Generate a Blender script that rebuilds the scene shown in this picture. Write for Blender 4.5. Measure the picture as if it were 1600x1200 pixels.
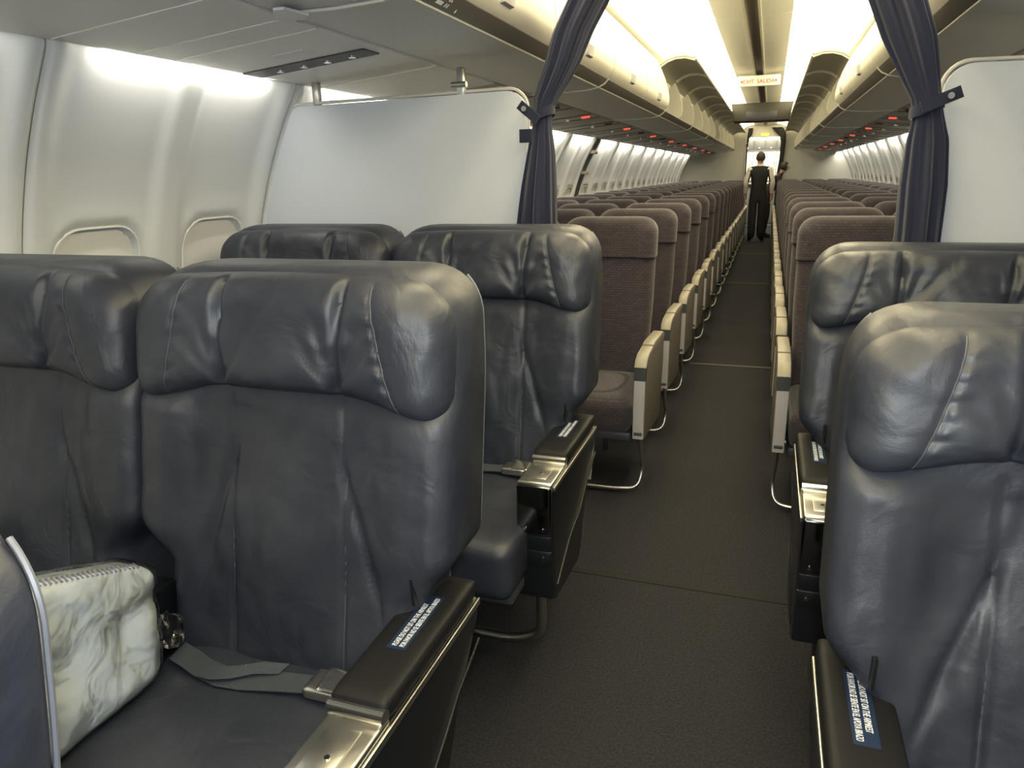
import bpy, bmesh, math, random
from math import sin, cos, pi, sqrt, radians
from mathutils import Vector, Matrix, noise
random.seed(4)
for o in list(bpy.data.objects): bpy.data.objects.remove(o, do_unlink=True)
scene = bpy.context.scene
COL = scene.collection

# ------------------------------------------------------------------ camera
CX, CZ, YAW, PITCH, ROLL, FPX = 0.1745, 1.364, 0.33569, 0.27943, -0.02157, 1134.7
fw = Vector((-sin(YAW)*cos(PITCH), cos(YAW)*cos(PITCH), -sin(PITCH)))
r0 = Vector((cos(YAW), sin(YAW), 0)); u0 = r0.cross(fw)
rt = cos(ROLL)*r0 + sin(ROLL)*u0; up = -sin(ROLL)*r0 + cos(ROLL)*u0
cam = bpy.data.objects.new('camera', bpy.data.cameras.new('camera'))
cam.data.sensor_width = 36; cam.data.lens = FPX/1600*36
cam.data.clip_start = 0.02; cam.data.clip_end = 100
cam.matrix_world = Matrix(((rt.x, up.x, -fw.x, CX), (rt.y, up.y, -fw.y, 0), (rt.z, up.z, -fw.z, CZ), (0, 0, 0, 1)))
COL.objects.link(cam); scene.camera = cam
def at(px, py, Y):
    """a photo pixel's direction met with the cross-cabin plane y = Y"""
    d = fw + rt*((px-800)/FPX) - up*((py-600)/FPX); t = Y/d.y
    return Vector((CX+d.x*t, Y, CZ+d.z*t))

# ------------------------------------------------------------------ world, lights, exposure
w = bpy.data.worlds.new('world'); scene.world = w; w.use_nodes = True
w.node_tree.nodes['Background'].inputs[0].default_value = (0.6, 0.7, 0.85, 1)
w.node_tree.nodes['Background'].inputs[1].default_value = 0.6
vs = scene.view_settings
vs.view_transform = 'Standard'; vs.look = 'None'; vs.gamma = 1; vs.exposure = 0.0; vs.use_curve_mapping = False
def area(name, loc, direction, sx, sy, energy, color):
    l = bpy.data.lights.new(name, 'AREA'); l.shape = 'RECTANGLE'; l.size = sx; l.size_y = sy
    l.energy = energy; l.color = color
    o = bpy.data.objects.new(name, l); COL.objects.link(o); o.location = loc
    d = Vector(direction).normalized()
    z = -d; x = Vector((0, 1, 0)) if abs(d.y) < .9 else Vector((1, 0, 0))
    x = (x - z*x.dot(z)).normalized(); y = z.cross(x)
    o.matrix_world = Matrix(((x.x, y.x, z.x, loc[0]), (x.y, y.y, z.y, loc[1]), (x.z, y.z, z.z, loc[2]), (0, 0, 0, 1)))
    return o
DAY = (0.80, 0.88, 1.0); WARM = (1.0, 0.84, 0.52); NEUT = (1.0, 0.95, 0.82)
# daylight through the open forward entry doors and the forward cabin lamps
area('entry_daylight', (0.1, -2.9, 1.55), (0.1, 1, -0.12), 1.5, 1.2, 26, DAY)
# the photographer's flash, a hand's breadth above the lens
area('camera_flash', (CX+.02, -.03, CZ+.075), fw, .05, .03, 9, (.74, .86, 1.0))
area('forward_cabin_lamp', (0, -1.0, 2.2), (0, 0.25, -1), 1.6, 0.5, 8, (1, .93, .82))
# lamps of the aft galley
area('galley_lamp', (0.0, 18.7, 2.18), (0, 0.25, -1), 1.2, 0.8, 60, (1, .92, .72))

# ------------------------------------------------------------------ materials
MATS = {}
def mat(name, col, rough=.5, metal=0, spec=.5, bump=None, var=None, emit=None, trans=0, coat=0, alpha=1, sheen=0):
    """bump=(scale,strength[,detail]); var=(scale,colour2[,amount])"""
    m = bpy.data.materials.new(name); m.use_nodes = True; nt = m.node_tree; b = nt.nodes['Principled BSDF']
    c4 = lambda c: (c[0], c[1], c[2], 1)
    b.inputs['Base Color'].default_value = c4(col); b.inputs['Roughness'].default_value = rough
    b.inputs['Metallic'].default_value = metal; b.inputs['Specular IOR Level'].default_value = spec
    b.inputs['Transmission Weight'].default_value = trans; b.inputs['Coat Weight'].default_value = coat
    b.inputs['Alpha'].default_value = alpha; b.inputs['Sheen Weight'].default_value = sheen
    tc = nt.nodes.new('ShaderNodeTexCoord')
    if var:
        n = nt.nodes.new('ShaderNodeTexNoise'); n.inputs['Scale'].default_value = var[0]; n.inputs['Detail'].default_value = 4
        nt.links.new(tc.outputs['Object'], n.inputs['Vector'])
        r = nt.nodes.new('ShaderNodeValToRGB'); r.color_ramp.elements[0].position = .35; r.color_ramp.elements[1].position = .7
        r.color_ramp.elements[0].color = c4(col); r.color_ramp.elements[1].color = c4(var[1])
        nt.links.new(n.outputs['Fac'], r.inputs['Fac']); nt.links.new(r.outputs['Color'], b.inputs['Base Color'])
    if bump:
        n = nt.nodes.new('ShaderNodeTexNoise'); n.inputs['Scale'].default_value = bump[0]
        n.inputs['Detail'].default_value = bump[2] if len(bump) > 2 else 3
        nt.links.new(tc.outputs['Object'], n.inputs['Vector'])
        bp = nt.nodes.new('ShaderNodeBump'); bp.inputs['Strength'].default_value = bump[1]; bp.inputs['Distance'].default_value = .01
        nt.links.new(n.outputs['Fac'], bp.inputs['Height']); nt.links.new(bp.outputs['Normal'], b.inputs['Normal'])
    if emit:
        b.inputs['Emission Color'].default_value = c4(emit[0]); b.inputs['Emission Strength'].default_value = emit[1]
    MATS[name] = m; return m
def weave(name, c1, c2, scale=70):
    """cloth with short slanted dashes"""
    m = mat(name, c1, .95, spec=.15, sheen=.25); nt = m.node_tree; b = nt.nodes['Principled BSDF']
    tc = nt.nodes.new('ShaderNodeTexCoord'); mp = nt.nodes.new('ShaderNodeMapping')
    mp.inputs['Rotation'].default_value = (radians(90), radians(18), radians(0)); nt.links.new(tc.outputs['Object'], mp.inputs['Vector'])
    br = nt.nodes.new('ShaderNodeTexBrick'); br.inputs['Scale'].default_value = scale
    br.inputs['Color1'].default_value = (*c1, 1); br.inputs['Color2'].default_value = (c1[0]*1.35, c1[1]*1.3, c1[2]*1.35, 1); br.inputs['Mortar'].default_value = (*c2, 1)
    br.inputs['Mortar Size'].default_value = .035; br.inputs['Mortar Smooth'].default_value = .4
    br.inputs['Brick Width'].default_value = .9; br.inputs['Row Height'].default_value = .45
    nt.links.new(mp.outputs['Vector'], br.inputs['Vector']); nt.links.new(br.outputs['Color'], b.inputs['Base Color'])
    bp = nt.nodes.new('ShaderNodeBump'); bp.inputs['Strength'].default_value = .5; bp.inputs['Distance'].default_value = .004; bp.invert = True
    nt.links.new(br.outputs['Fac'], bp.inputs['Height']); nt.links.new(bp.outputs['Normal'], b.inputs['Normal'])
    return m
def leather(name, col, col2):
    m = mat(name, col, .42, spec=.5, var=(4.5, col2)); nt = m.node_tree; b = nt.nodes['Principled BSDF']
    tc = nt.nodes.new('ShaderNodeTexCoord')
    n1 = nt.nodes.new('ShaderNodeTexNoise'); n1.inputs['Scale'].default_value = 9; n1.inputs['Detail'].default_value = 3; n1.inputs['Distortion'].default_value = 1.2
    n2 = nt.nodes.new('ShaderNodeTexVoronoi'); n2.inputs['Scale'].default_value = 420
    nt.links.new(tc.outputs['Object'], n1.inputs['Vector']); nt.links.new(tc.outputs['Object'], n2.inputs['Vector'])
    b1 = nt.nodes.new('ShaderNodeBump'); b1.inputs['Strength'].default_value = .35; b1.inputs['Distance'].default_value = .012
    b2 = nt.nodes.new('ShaderNodeBump'); b2.inputs['Strength'].default_value = .12; b2.inputs['Distance'].default_value = .001
    nt.links.new(n1.outputs['Fac'], b1.inputs['Height']); nt.links.new(n2.outputs['Distance'], b2.inputs['Height'])
    nt.links.new(b1.outputs['Normal'], b2.inputs['Normal']); nt.links.new(b2.outputs['Normal'], b.inputs['Normal'])
    mr = nt.nodes.new('ShaderNodeMapRange'); mr.inputs[3].default_value = .34; mr.inputs[4].default_value = .52
    nt.links.new(n1.outputs['Fac'], mr.inputs[0]); nt.links.new(mr.outputs[0], b.inputs['Roughness'])
    return m
leather('leather', (.019, .022, .034), (.036, .041, .056))
weave('econ_cloth', (.043, .036, .041), (.013, .011, .015), 40)
mat('thread', (.075, .078, .09), .6)
mat('shell', (.085, .095, .125), .45)
mat('shell_edge', (.13, .14, .17), .4)
mat('black_plastic', (.008, .009, .011), .28, spec=.5, bump=(300, .04))
mat('pad', (.010, .010, .011), .5, spec=.2, bump=(500, .06))
mat('chrome', (.78, .76, .70), .16, metal=1)
mat('brushed', (.60, .59, .55), .30, metal=1, bump=(60, .03))
mat('dark_chrome', (.16, .165, .17), .12, metal=1)
mat('carpet', (.032, .032, .036), .95, spec=.1, bump=(420, .9, 5), var=(140, (.058, .058, .064)))
mat('carpet_seam', (.006, .006, .007), .9)
mat('wall_plastic', (.71, .73, .735), .42, bump=(350, .04))
mat('shade', (.78, .78, .74), .5)
mat('window_frame', (.80, .80, .76), .3)
mat('bin_plastic', (.58, .58, .55), .45, bump=(400, .04))
mat('bin_door', (.70, .67, .58), .42)
mat('bin_inside_unlit', (.40, .38, .30), .5)  # cream-grey plastic darkened to olive for the unlit door underside
mat('divider', (.66, .64, .54), .5)
mat('rail', (.10, .092, .085), .4)
mat('cream_trim', (.72, .70, .60), .4)
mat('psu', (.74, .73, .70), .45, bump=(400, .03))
mat('psu_econ_unlit', (.34, .32, .29), .5)  # panel plastic toned down for the missing light over economy
mat('psu_line', (.78, .77, .72), .4)
mat('grille', (.03, .03, .04), .5)
mat('ceiling', (.80, .79, .72), .6)
mat('channel', (.30, .27, .22), .6)
mat('ceiling_cove_glow', (.9, .85, .7), .5, emit=((1.0, .87, .55), 7))  # glow also stands for the lamp-washed ceiling around the cove
mat('partition', (.63, .665, .71), .75, bump=(900, .25))
mat('partition_edge', (.64, .63, .58), .4)
mat('curtain', (.017, .020, .043), .9, spec=.15, bump=(700, .25), sheen=.2)
mat('aft_wall', (.50, .50, .46), .6)
mat('header_unlit', (.035, .033, .026), .6)  # dark tone puts the lack of light into the header's colour
mat('galley_white', (.85, .83, .76), .35)
mat('galley_grey', (.16, .16, .15), .45)
mat('galley_lens', (1, 1, 1), .5, emit=((1, .93, .75), 10))
mat('red_sign', (.6, .05, .03), .5, emit=((1, .10, .05), 1.1))
mat('unlit_sign', (.07, .03, .025), .5)
mat('amber_sign', (.7, .5, .05), .5, emit=((1, .75, .05), 2.2))
mat('exit_face', (.9, .86, .75), .5, emit=((1, .90, .68), .12))
mat('exit_text', (.60, .06, .03), .6)
mat('glint', (.8, .8, .8), .2, metal=1)
mat('amber_bulb', (.9, .4, .1), .3, emit=((1, .35, .08), 2.5))
mat('beige', (.235, .21, .165), .4)
mat('grey_panel', (.36, .35, .36), .45)
mat('taupe_panel', (.13, .115, .10), .5)
mat('dark_grey', (.05, .055, .06), .45)
mat('belt', (.040, .050, .062), .6, bump=(500, .4))
mat('sticker', (.010, .022, .055), .4)
mat('white_print', (.75, .77, .80), .5)
mat('placard', (.68, .68, .68), .5)
mat('pillow', (.58, .63, .66), .75, bump=(40, .06))
mat('pillow_thread', (.28, .29, .42), .7)
mat('skin', (.46, .27, .19), .5)
mat('hair', (.022, .016, .012), .6)
mat('vest', (.012, .012, .013), .85)
mat('white_shirt', (.72, .66, .58), .8)
mat('dark_dress', (.030, .022, .022), .85)
def film():
    m = bpy.data.materials.new('film'); m.use_nodes = True; nt = m.node_tree; nt.nodes.clear()
    out = nt.nodes.new('ShaderNodeOutputMaterial'); mx = nt.nodes.new('ShaderNodeMixShader')
    tr = nt.nodes.new('ShaderNodeBsdfTransparent'); gl = nt.nodes.new('ShaderNodeBsdfGlossy'); gl.inputs['Roughness'].default_value = .08
    fr = nt.nodes.new('ShaderNodeFresnel'); fr.inputs['IOR'].default_value = 1.38
    n = nt.nodes.new('ShaderNodeTexNoise'); n.inputs['Scale'].default_value = 14; n.inputs['Detail'].default_value = 5; n.inputs['Distortion'].default_value = 2
    bp = nt.nodes.new('ShaderNodeBump'); bp.inputs['Strength'].default_value = .7; bp.inputs['Distance'].default_value = .008
    tc = nt.nodes.new('ShaderNodeTexCoord'); nt.links.new(tc.outputs['Object'], n.inputs['Vector'])
    nt.links.new(n.outputs['Fac'], bp.inputs['Height']); nt.links.new(bp.outputs['Normal'], gl.inputs['Normal']); nt.links.new(bp.outputs['Normal'], fr.inputs['Normal'])
    nt.links.new(fr.outputs[0], mx.inputs[0]); nt.links.new(tr.outputs[0], mx.inputs[1]); nt.links.new(gl.outputs[0], mx.inputs[2]); nt.links.new(mx.outputs[0], out.inputs[0])
    MATS['film'] = m
film()

# ------------------------------------------------------------------ mesh helpers
def finish(bm, smooth=None):
    bmesh.ops.recalc_face_normals(bm, faces=bm.faces)
    me = bpy.data.meshes.new('m'); bm.to_mesh(me); bm.free()
    if smooth is not None:
        me.polygons.foreach_set('use_smooth', [True]*len(me.polygons))
        if smooth < 180: me.set_sharp_from_angle(angle=radians(smooth))
    return me
def box(bm, lo, hi, bev=0, seg=2):
    g = bmesh.ops.create_cube(bm, size=1); vsx = g['verts']
    for v in vsx: v.co = Vector([lo[i]+(v.co[i]+.5)*(hi[i]-lo[i]) for i in range(3)])
    if bev:
        es = list({e for v in vsx for e in v.link_edges})
        bmesh.ops.bevel(bm, geom=es, offset=bev, segments=seg, profile=.5, affect='EDGES')
def mbox(lo, hi, bev=0, seg=2):
    bm = bmesh.new(); box(bm, lo, hi, bev, seg); return finish(bm, 40 if bev else None)
def tube(bm, pts, r, n=10, closed=False):
    pts = [Vector(p) for p in pts]; rings = []
    prev = None
    for i, p in enumerate(pts):
        a = pts[i-1] if i or closed else p; b = pts[(i+1) % len(pts)] if i < len(pts)-1 or closed else p
        t = (b-a).normalized()
        if prev is None:
            nrm = t.orthogonal().normalized()
        else:
            nrm = (prev - t*prev.dot(t)).normalized()
        prev = nrm; bn = t.cross(nrm); rr = r[i] if isinstance(r, (list, tuple)) else r
        rings.append([bm.verts.new(p + rr*(cos(2*pi*k/n)*nrm + sin(2*pi*k/n)*bn)) for k in range(n)])
    m = len(rings)
    for i in range(m if closed else m-1):
        for k in range(n):
            bm.faces.new((rings[i][k], rings[i][(k+1) % n], rings[(i+1) % m][(k+1) % n], rings[(i+1) % m][k]))
    if not closed:
        bm.faces.new(rings[0]); bm.faces.new(rings[-1])
def mtube(pts, r, n=10, closed=False):
    bm = bmesh.new(); tube(bm, pts, r, n, closed); return finish(bm, 50)
def bend(pts, rad=.03, seg=5):
    """round the corners of a polyline"""
    pts = [Vector(p) for p in pts]; out = [pts[0]]
    for a, b, c in zip(pts, pts[1:], pts[2:]):
        d1 = (a-b); d2 = (c-b); q = min(rad, d1.length*.48, d2.length*.48)
        p1 = b+d1.normalized()*q; p2 = b+d2.normalized()*q
        for k in range(seg+1):
            t = k/seg; out.append((1-t)**2*p1 + 2*t*(1-t)*b + t*t*p2)
    out.append(pts[-1]); return out
def prism(bm, poly, a, b, axis='x', bev=0):
    """extrude a 2-D outline between a and b along an axis; poly is (y,z) for x, (x,z) for y, (x,y) for z"""
    f = {'x': lambda p, q: (q, p[0], p[1]), 'y': lambda p, q: (p[0], q, p[1]), 'z': lambda p, q: (p[0], p[1], q)}[axis]
    A = [bm.verts.new(f(p, a)) for p in poly]; B = [bm.verts.new(f(p, b)) for p in poly]
    fs = [bm.faces.new(A), bm.faces.new(B)]
    for i in range(len(poly)): fs.append(bm.faces.new((A[i], A[(i+1) % len(A)], B[(i+1) % len(A)], B[i])))
    bmesh.ops.recalc_face_normals(bm, faces=fs)
    if bev:
        es = [e for e in fs[0].edges] + [e for e in fs[1].edges]
        bmesh.ops.bevel(bm, geom=es, offset=bev, segments=2, profile=.5, affect='EDGES')
def mprism(poly, a, b, axis='x', bev=0, smooth=35):
    bm = bmesh.new(); prism(bm, poly, a, b, axis, bev); return finish(bm, smooth)
def sheet(path, th, side=1):
    """closed outline of a strip of thickness th along a 2-D path"""
    n = len(path); off = []
    for i in range(n):
        a = path[max(i-1, 0)]; b = path[min(i+1, n-1)]; dx, dy = b[0]-a[0], b[1]-a[1]; l = sqrt(dx*dx+dy*dy)
        off.append((path[i][0]-dy/l*th*side, path[i][1]+dx/l*th*side))
    return list(path)+off[::-1]
def cyl(bm, c, axis, r, h, n=16):
    a = Vector(axis).normalized(); tube(bm, [Vector(c)-a*h/2, Vector(c)+a*h/2], r, n)
def mcyl(c, axis, r, h, n=16):
    bm = bmesh.new(); cyl(bm, c, axis, r, h, n); return finish(bm, 40)
def loft(rings, cap=True, smooth=60):
    bm = bmesh.new(); R = [[bm.verts.new(p) for p in ring] for ring in rings]; n = len(R[0])
    for i in range(len(R)-1):
        for k in range(n): bm.faces.new((R[i][k], R[i][(k+1) % n], R[i+1][(k+1) % n], R[i+1][k]))
    if cap: bm.faces.new(R[0]); bm.faces.new(R[-1])
    return finish(bm, smooth)
def obj(name, me, m, parent=None, label=None, cat=None, group=None, kind=None, loc=None):
    o = bpy.data.objects.new(name, me); COL.objects.link(o)
    if m and me and not me.materials: me.materials.append(MATS[m])
    if me: me.name = name
    if parent: o.parent = parent
    if loc: o.location = loc
    tag(o, label, cat, group, kind); return o
def tag(o, label=None, cat=None, group=None, kind=None):
    if label: o['label'] = label
    if cat: o['category'] = cat
    if group: o['group'] = group
    if kind: o['kind'] = kind
def thing(name, label, cat, loc=(0, 0, 0), group=None):
    return obj(name, None, None, None, label, cat, group, None, loc)
def copy_tree(o, parent=None):
    c = o.copy(); COL.objects.link(c)
    if parent: c.parent = parent
    for ch in list(o.children): copy_tree(ch, c)
    return c
ORD = 'first second third fourth fifth sixth seventh eighth ninth tenth eleventh twelfth thirteenth fourteenth fifteenth sixteenth seventeenth eighteenth nineteenth twentieth'.split()
SIDE = {-1: 'on the blanket side', 1: 'across from the blanket side'}
def ss(a, b, x):
    t = max(0, min(1, (x-a)/(b-a))); return t*t*(3-2*t)
def text_mesh(s, size, font_align='LEFT', depth=.0004):
    cu = bpy.data.curves.new('t', 'FONT'); cu.body = s; cu.size = size; cu.align_x = font_align; cu.extrude = depth/2
    t = bpy.data.objects.new('t', cu); COL.objects.link(t)
    dg = bpy.context.evaluated_depsgraph_get(); me = bpy.data.meshes.new_from_object(t.evaluated_get(dg))
    bpy.data.objects.remove(t); return me
def basis(x, y, loc):
    x = Vector(x); y = Vector(y); z = x.cross(y)
    return Matrix(((x.x, y.x, z.x, loc[0]), (x.y, y.y, z.y, loc[1]), (x.z, y.z, z.z, loc[2]), (0, 0, 0, 1)))

# ------------------------------------------------------------------ cabin shell
Y0, Y1 = -3.2, 17.5
RW, ZC = 1.80, 0.72
def wx(z): return sqrt(RW*RW-(z-ZC)**2)
floor = obj('floor', mbox((-1.9, Y0, -.06), (1.9, 21.2, 0)), 'carpet', kind='structure')
seam = obj('carpet_seam', mbox((-.62, 2.246, -.002), (.62, 2.276, .0022)), 'carpet_seam', floor)
for yy in (5.35, 9.6, 13.2):
    obj('carpet_seam', mbox((-.30, yy, -.002), (.30, yy+.012, .0016)), 'taupe_panel', floor)
# sidewalls: outer skin + moulded panels with a pair of windows each
PP = 1.016; PB = 1.452
def wall_skin(s):
    return mbox((min(s*1.845, s*1.875), Y0, 0), (max(s*1.845, s*1.875), Y1, 2.36))
def panel_mesh():
    """left hand panel, y from 0 to PP, moulded inward towards +x"""
    ny, nz = 72, 66; bm = bmesh.new(); g = []
    zs = [.02+(1.745-.02)*i/nz for i in range(nz+1)]
    wins = (.254, .762)
    for j in range(ny+1):
        y = .0012+(PP-.0024)*j/ny; row = []
        for z in zs:
            d = 0
            dm = abs(y-PP/2); d += .022*(1-ss(.03, .085, dm))*ss(.5, .9, z)      # rib between the two windows
            de = min(y, PP-y); d += -.010*(1-ss(.0, .018, de)) + .018*(1-ss(.035, .10, de))*ss(.5, .9, z)
            for wy in wins:
                a = max(abs(y-wy)-.155+.09, 0); b = max(abs(z-1.02)-.215+.09, 0)
                q = sqrt(a*a+b*b)-.09
                if abs(y-wy)-.155 < 0 and abs(z-1.02)-.215 < 0 and a == 0 and b == 0: q = -.09
                d -= .030*(1-ss(-.010, .006, q)); d += .004*(1-ss(0, .05, abs(q-.03)))
            d -= .03*ss(1.68, 1.745, z)
            x = -(wx(z)-d); row.append(bm.verts.new((x, y, z)))
        g.append(row)
    for j in range(ny):
        for i in range(nz): bm.faces.new((g[j][i], g[j+1][i], g[j+1][i+1], g[j][i+1]))
    me = finish(bm, 180)
    return me
def rrect(hw, hh, r, n=6):
    out = []
    for cx, cy, a0 in ((hw-r, hh-r, 0), (-hw+r, hh-r, 90), (-hw+r, -hh+r, 180), (hw-r, -hh+r, 270)):
        for k in range(n+1):
            a = radians(a0+90*k/n); out.append((cx+r*cos(a), cy+r*sin(a)))
    return out
PM = panel_mesh()
def ring_on_wall(hw, hh, r, rad, inset):
    return mtube([(-(wx(1.02+b)-inset), a, 1.02+b) for a, b in rrect(hw, hh, r)], rad, 6, True)
FRM = ring_on_wall(.159, .219, .093, .004, -.001)
def shade_mesh():
    bm = bmesh.new(); hw, hh, r = .148, .208, .082; o = rrect(hw, hh, r, 8); bot = []; 
    A = [bm.verts.new((-(wx(1.02+b)+.018), a, 1.02+b)) for a, b in o]
    B = [bm.verts.new((-(wx(1.02+b)+.030), a, 1.02+b)) for a, b in o]
    bm.faces.new(A); bm.faces.new(B)
    for i in range(len(A)): bm.faces.new((A[i], A[(i+1) % len(A)], B[(i+1) % len(A)], B[i]))
    return finish(bm, 30)
SHD = shade_mesh(); SHH = mbox((-1.775, -.05, .818), (-1.755, .05, .83), .003)
walls = {}
kpan = range(-4, 16)
EXITK = 6   # the panel bay with the overwing exit column (left)
for s, nm in ((-1, 'left'), (1, 'right')):
    wl = obj('wall_'+nm, wall_skin(s), 'wall_plastic', kind='structure'); walls[s] = wl
    for k in kpan:
        y = PB+PP*k
        if y+PP > 17.55: continue
        sh = .17 if y > 7 and s < 0 else 0
        p = obj('panel', PM, 'wall_plastic', wl, loc=(0, y+sh, 0)); p.scale = (-s, 1, 1)
        for wy in (.254, .762):
            obj('window_frame', FRM, 'window_frame', p, loc=(0, wy, 0)); obj('window_shade', SHD, 'shade', p, loc=(0, wy, 0))
# the dark service column in the left wall with two lit ledges
ey = 7.62
exc = thing('exit_column', 'dark narrow exit door post set between pale sidewall panels beside economy rows', 'door post', (-1.60, ey, 0))
col_path = [(-(wx(z)-.012)+1.60, z) for z in [.05+i*.1 for i in range(0, 17)]+[1.70]]
obj('post', mprism(sheet(col_path, .02, 1), -.07, .12, 'y'), 'dark_grey', exc)
for zz in (1.56, 1.36):
    obj('ledge', mbox((-(wx(zz)-.012)+1.60, -.05, zz), (-(wx(zz)-.012)+1.655, .09, zz+.03), .006), 'beige', exc)
# wall wash lamps
for s in (-1, 1):
    for k in range(-2, 16):
        y = PB+PP*k+PP/2 + (.17 if (s < 0 and PB+PP*k > 7) else 0)
        if y > 17.2: continue
        area('wall_wash_lamp', (s*1.478, y, 1.700), (s*.50, 0, -.86), .72, .02, 2.3 if y < 3 else 5.5, NEUT if y < 3 else (1, .92, .74))

# forward wall, aft walls
obj('wall_front', mbox((-1.9, Y0-.05, 0), (1.9, Y0, 2.4)), 'aft_wall', kind='structure')
ab = obj('wall_back', mbox((-1.85, 17.5, 0), (-.36, 17.55, 2.3)), 'aft_wall', kind='structure')
obj('wall_back_side', mbox((.39, 17.5, 0), (1.85, 17.55, 2.3)), 'aft_wall', kind='structure')
obj('trim_1', mbox((-.385, 17.47, 0), (-.355, 17.58, 2.06), .006), 'cream_trim', kind='structure')
obj('trim_2', mbox((.385, 17.47, 0), (.415, 17.58, 2.06), .006), 'cream_trim', kind='structure')
hd = obj('wall_header', mbox((-.36, 17.5, 2.06), (.39, 17.55, 2.3)), 'cream_trim', kind='structure')

# ------------------------------------------------------------------ ceiling
ceil = obj('ceiling', mbox((-1.9, Y0, 2.36), (1.9, 21.2, 2.40)), 'ceiling', kind='structure')
for s in (-1, 1):
    k = 0; y = -3.0
    while y < 17.4:
        L = 1.03
        pth = [(s*.035, 2.285), (s*.12, 2.290), (s*.19, 2.296), (s*.235, 2.301)]
        obj('panel', mprism(sheet(pth, .012, s), y+.003, min(y+L-.003, 17.48), 'y'), 'ceiling', ceil)
        y += L; k += 1
    obj('cove_cover', mprism(sheet([(s*.652, 2.20), (s*.72, 2.185)], .01, s), Y0, 17.48, 'y'), 'ceiling', ceil)
obj('channel', mprism([(-.035, 2.283), (-.035, 2.315), (.035, 2.315), (.035, 2.283), (.03, 2.283), (.03, 2.308), (-.03, 2.308), (-.03, 2.283)], Y0, 17.48, 'y'), 'channel', ceil)
for x in (-.045, .045):
    obj('channel_rail', mbox((x-.006, Y0, 2.276), (x+.006, 17.48, 2.286)), 'cream_trim', ceil)
JL = [-2.48, -.41, 1.66, 3.73, 5.80, 7.87, 9.94, 12.01, 14.08, 16.15, 17.33]
JR = [-2.38, -.31, 1.86, 3.93, 6.05, 8.30, 10.2, 12.2, 14.2, 16.2, 17.33]
LM = {}
for s in (-1, 1):
    y = -2.9
    while y < 17.0:
        L = 1.99
        yb = min(y+L, 17.3)
        cl = thing('ceiling_light', 'long warm cove light and ceiling glow beside the dark middle channel above the bins', 'ceiling light', (s*.38, y, 2.24), 'cove light strips along the cabin ceiling')
        if y > 2: cl['label'] = '%s long warm cove light and ceiling glow beyond the curtains, %s' % (ORD[int((y-2)/2.01)], SIDE[s])
        obj('lens', mprism(sheet([(s*(-.145), .058), (s*(-.06), .050), (s*.01, .020), (s*.08, -.030), (s*.20, -.045), (s*.275, -.052)], .008, s), .01, yb-y-.01, 'y'), 'ceiling_cove_glow', cl)  # widened beyond the cove lamp so its glow imitates the overbright ceiling
        obj('end_cap', mbox((-.13, -.004, .052), (.05, .004, .062), .003), 'cream_trim', cl)
        y += 2.01
# dropped header across the ceiling, its dark colour standing for missing light
dh = thing('ceiling_monitor_header', 'dark dropped header box hanging across the middle of the bright ceiling', 'ceiling header', (0, 10.97, 2.26))
obj('housing', mprism([(-.40, -.02), (-.36, -.25), (.36, -.25), (.40, -.02)], 0, .5, 'y', .01), 'header_unlit', dh)
obj('screen', mbox((-.20, -.006, -.235), (.20, .002, -.13), .004), 'grille', dh)
# exit sign
es = thing('exit_sign', 'white lit ceiling sign with red EXIT SALIDA letters and arrows', 'sign', (0, 8.0, 2.20))
obj('housing', mbox((-.20, 0, -.045), (.20, .05, .055), .012), 'exit_face', es)
tm = text_mesh('EXIT  SALIDA', .050, 'CENTER', .002)
t = obj('lettering', tm, 'exit_text', es); t.matrix_local = basis((1, 0, 0), (0, 0, 1), (0, -.002, -.018))
for sx in (-1, 1):
    obj('arrow', mprism([(sx*.172, 0), (sx*.152, .014), (sx*.152, -.014)], -.003, .001, 'y'), 'exit_text', es)

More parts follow.
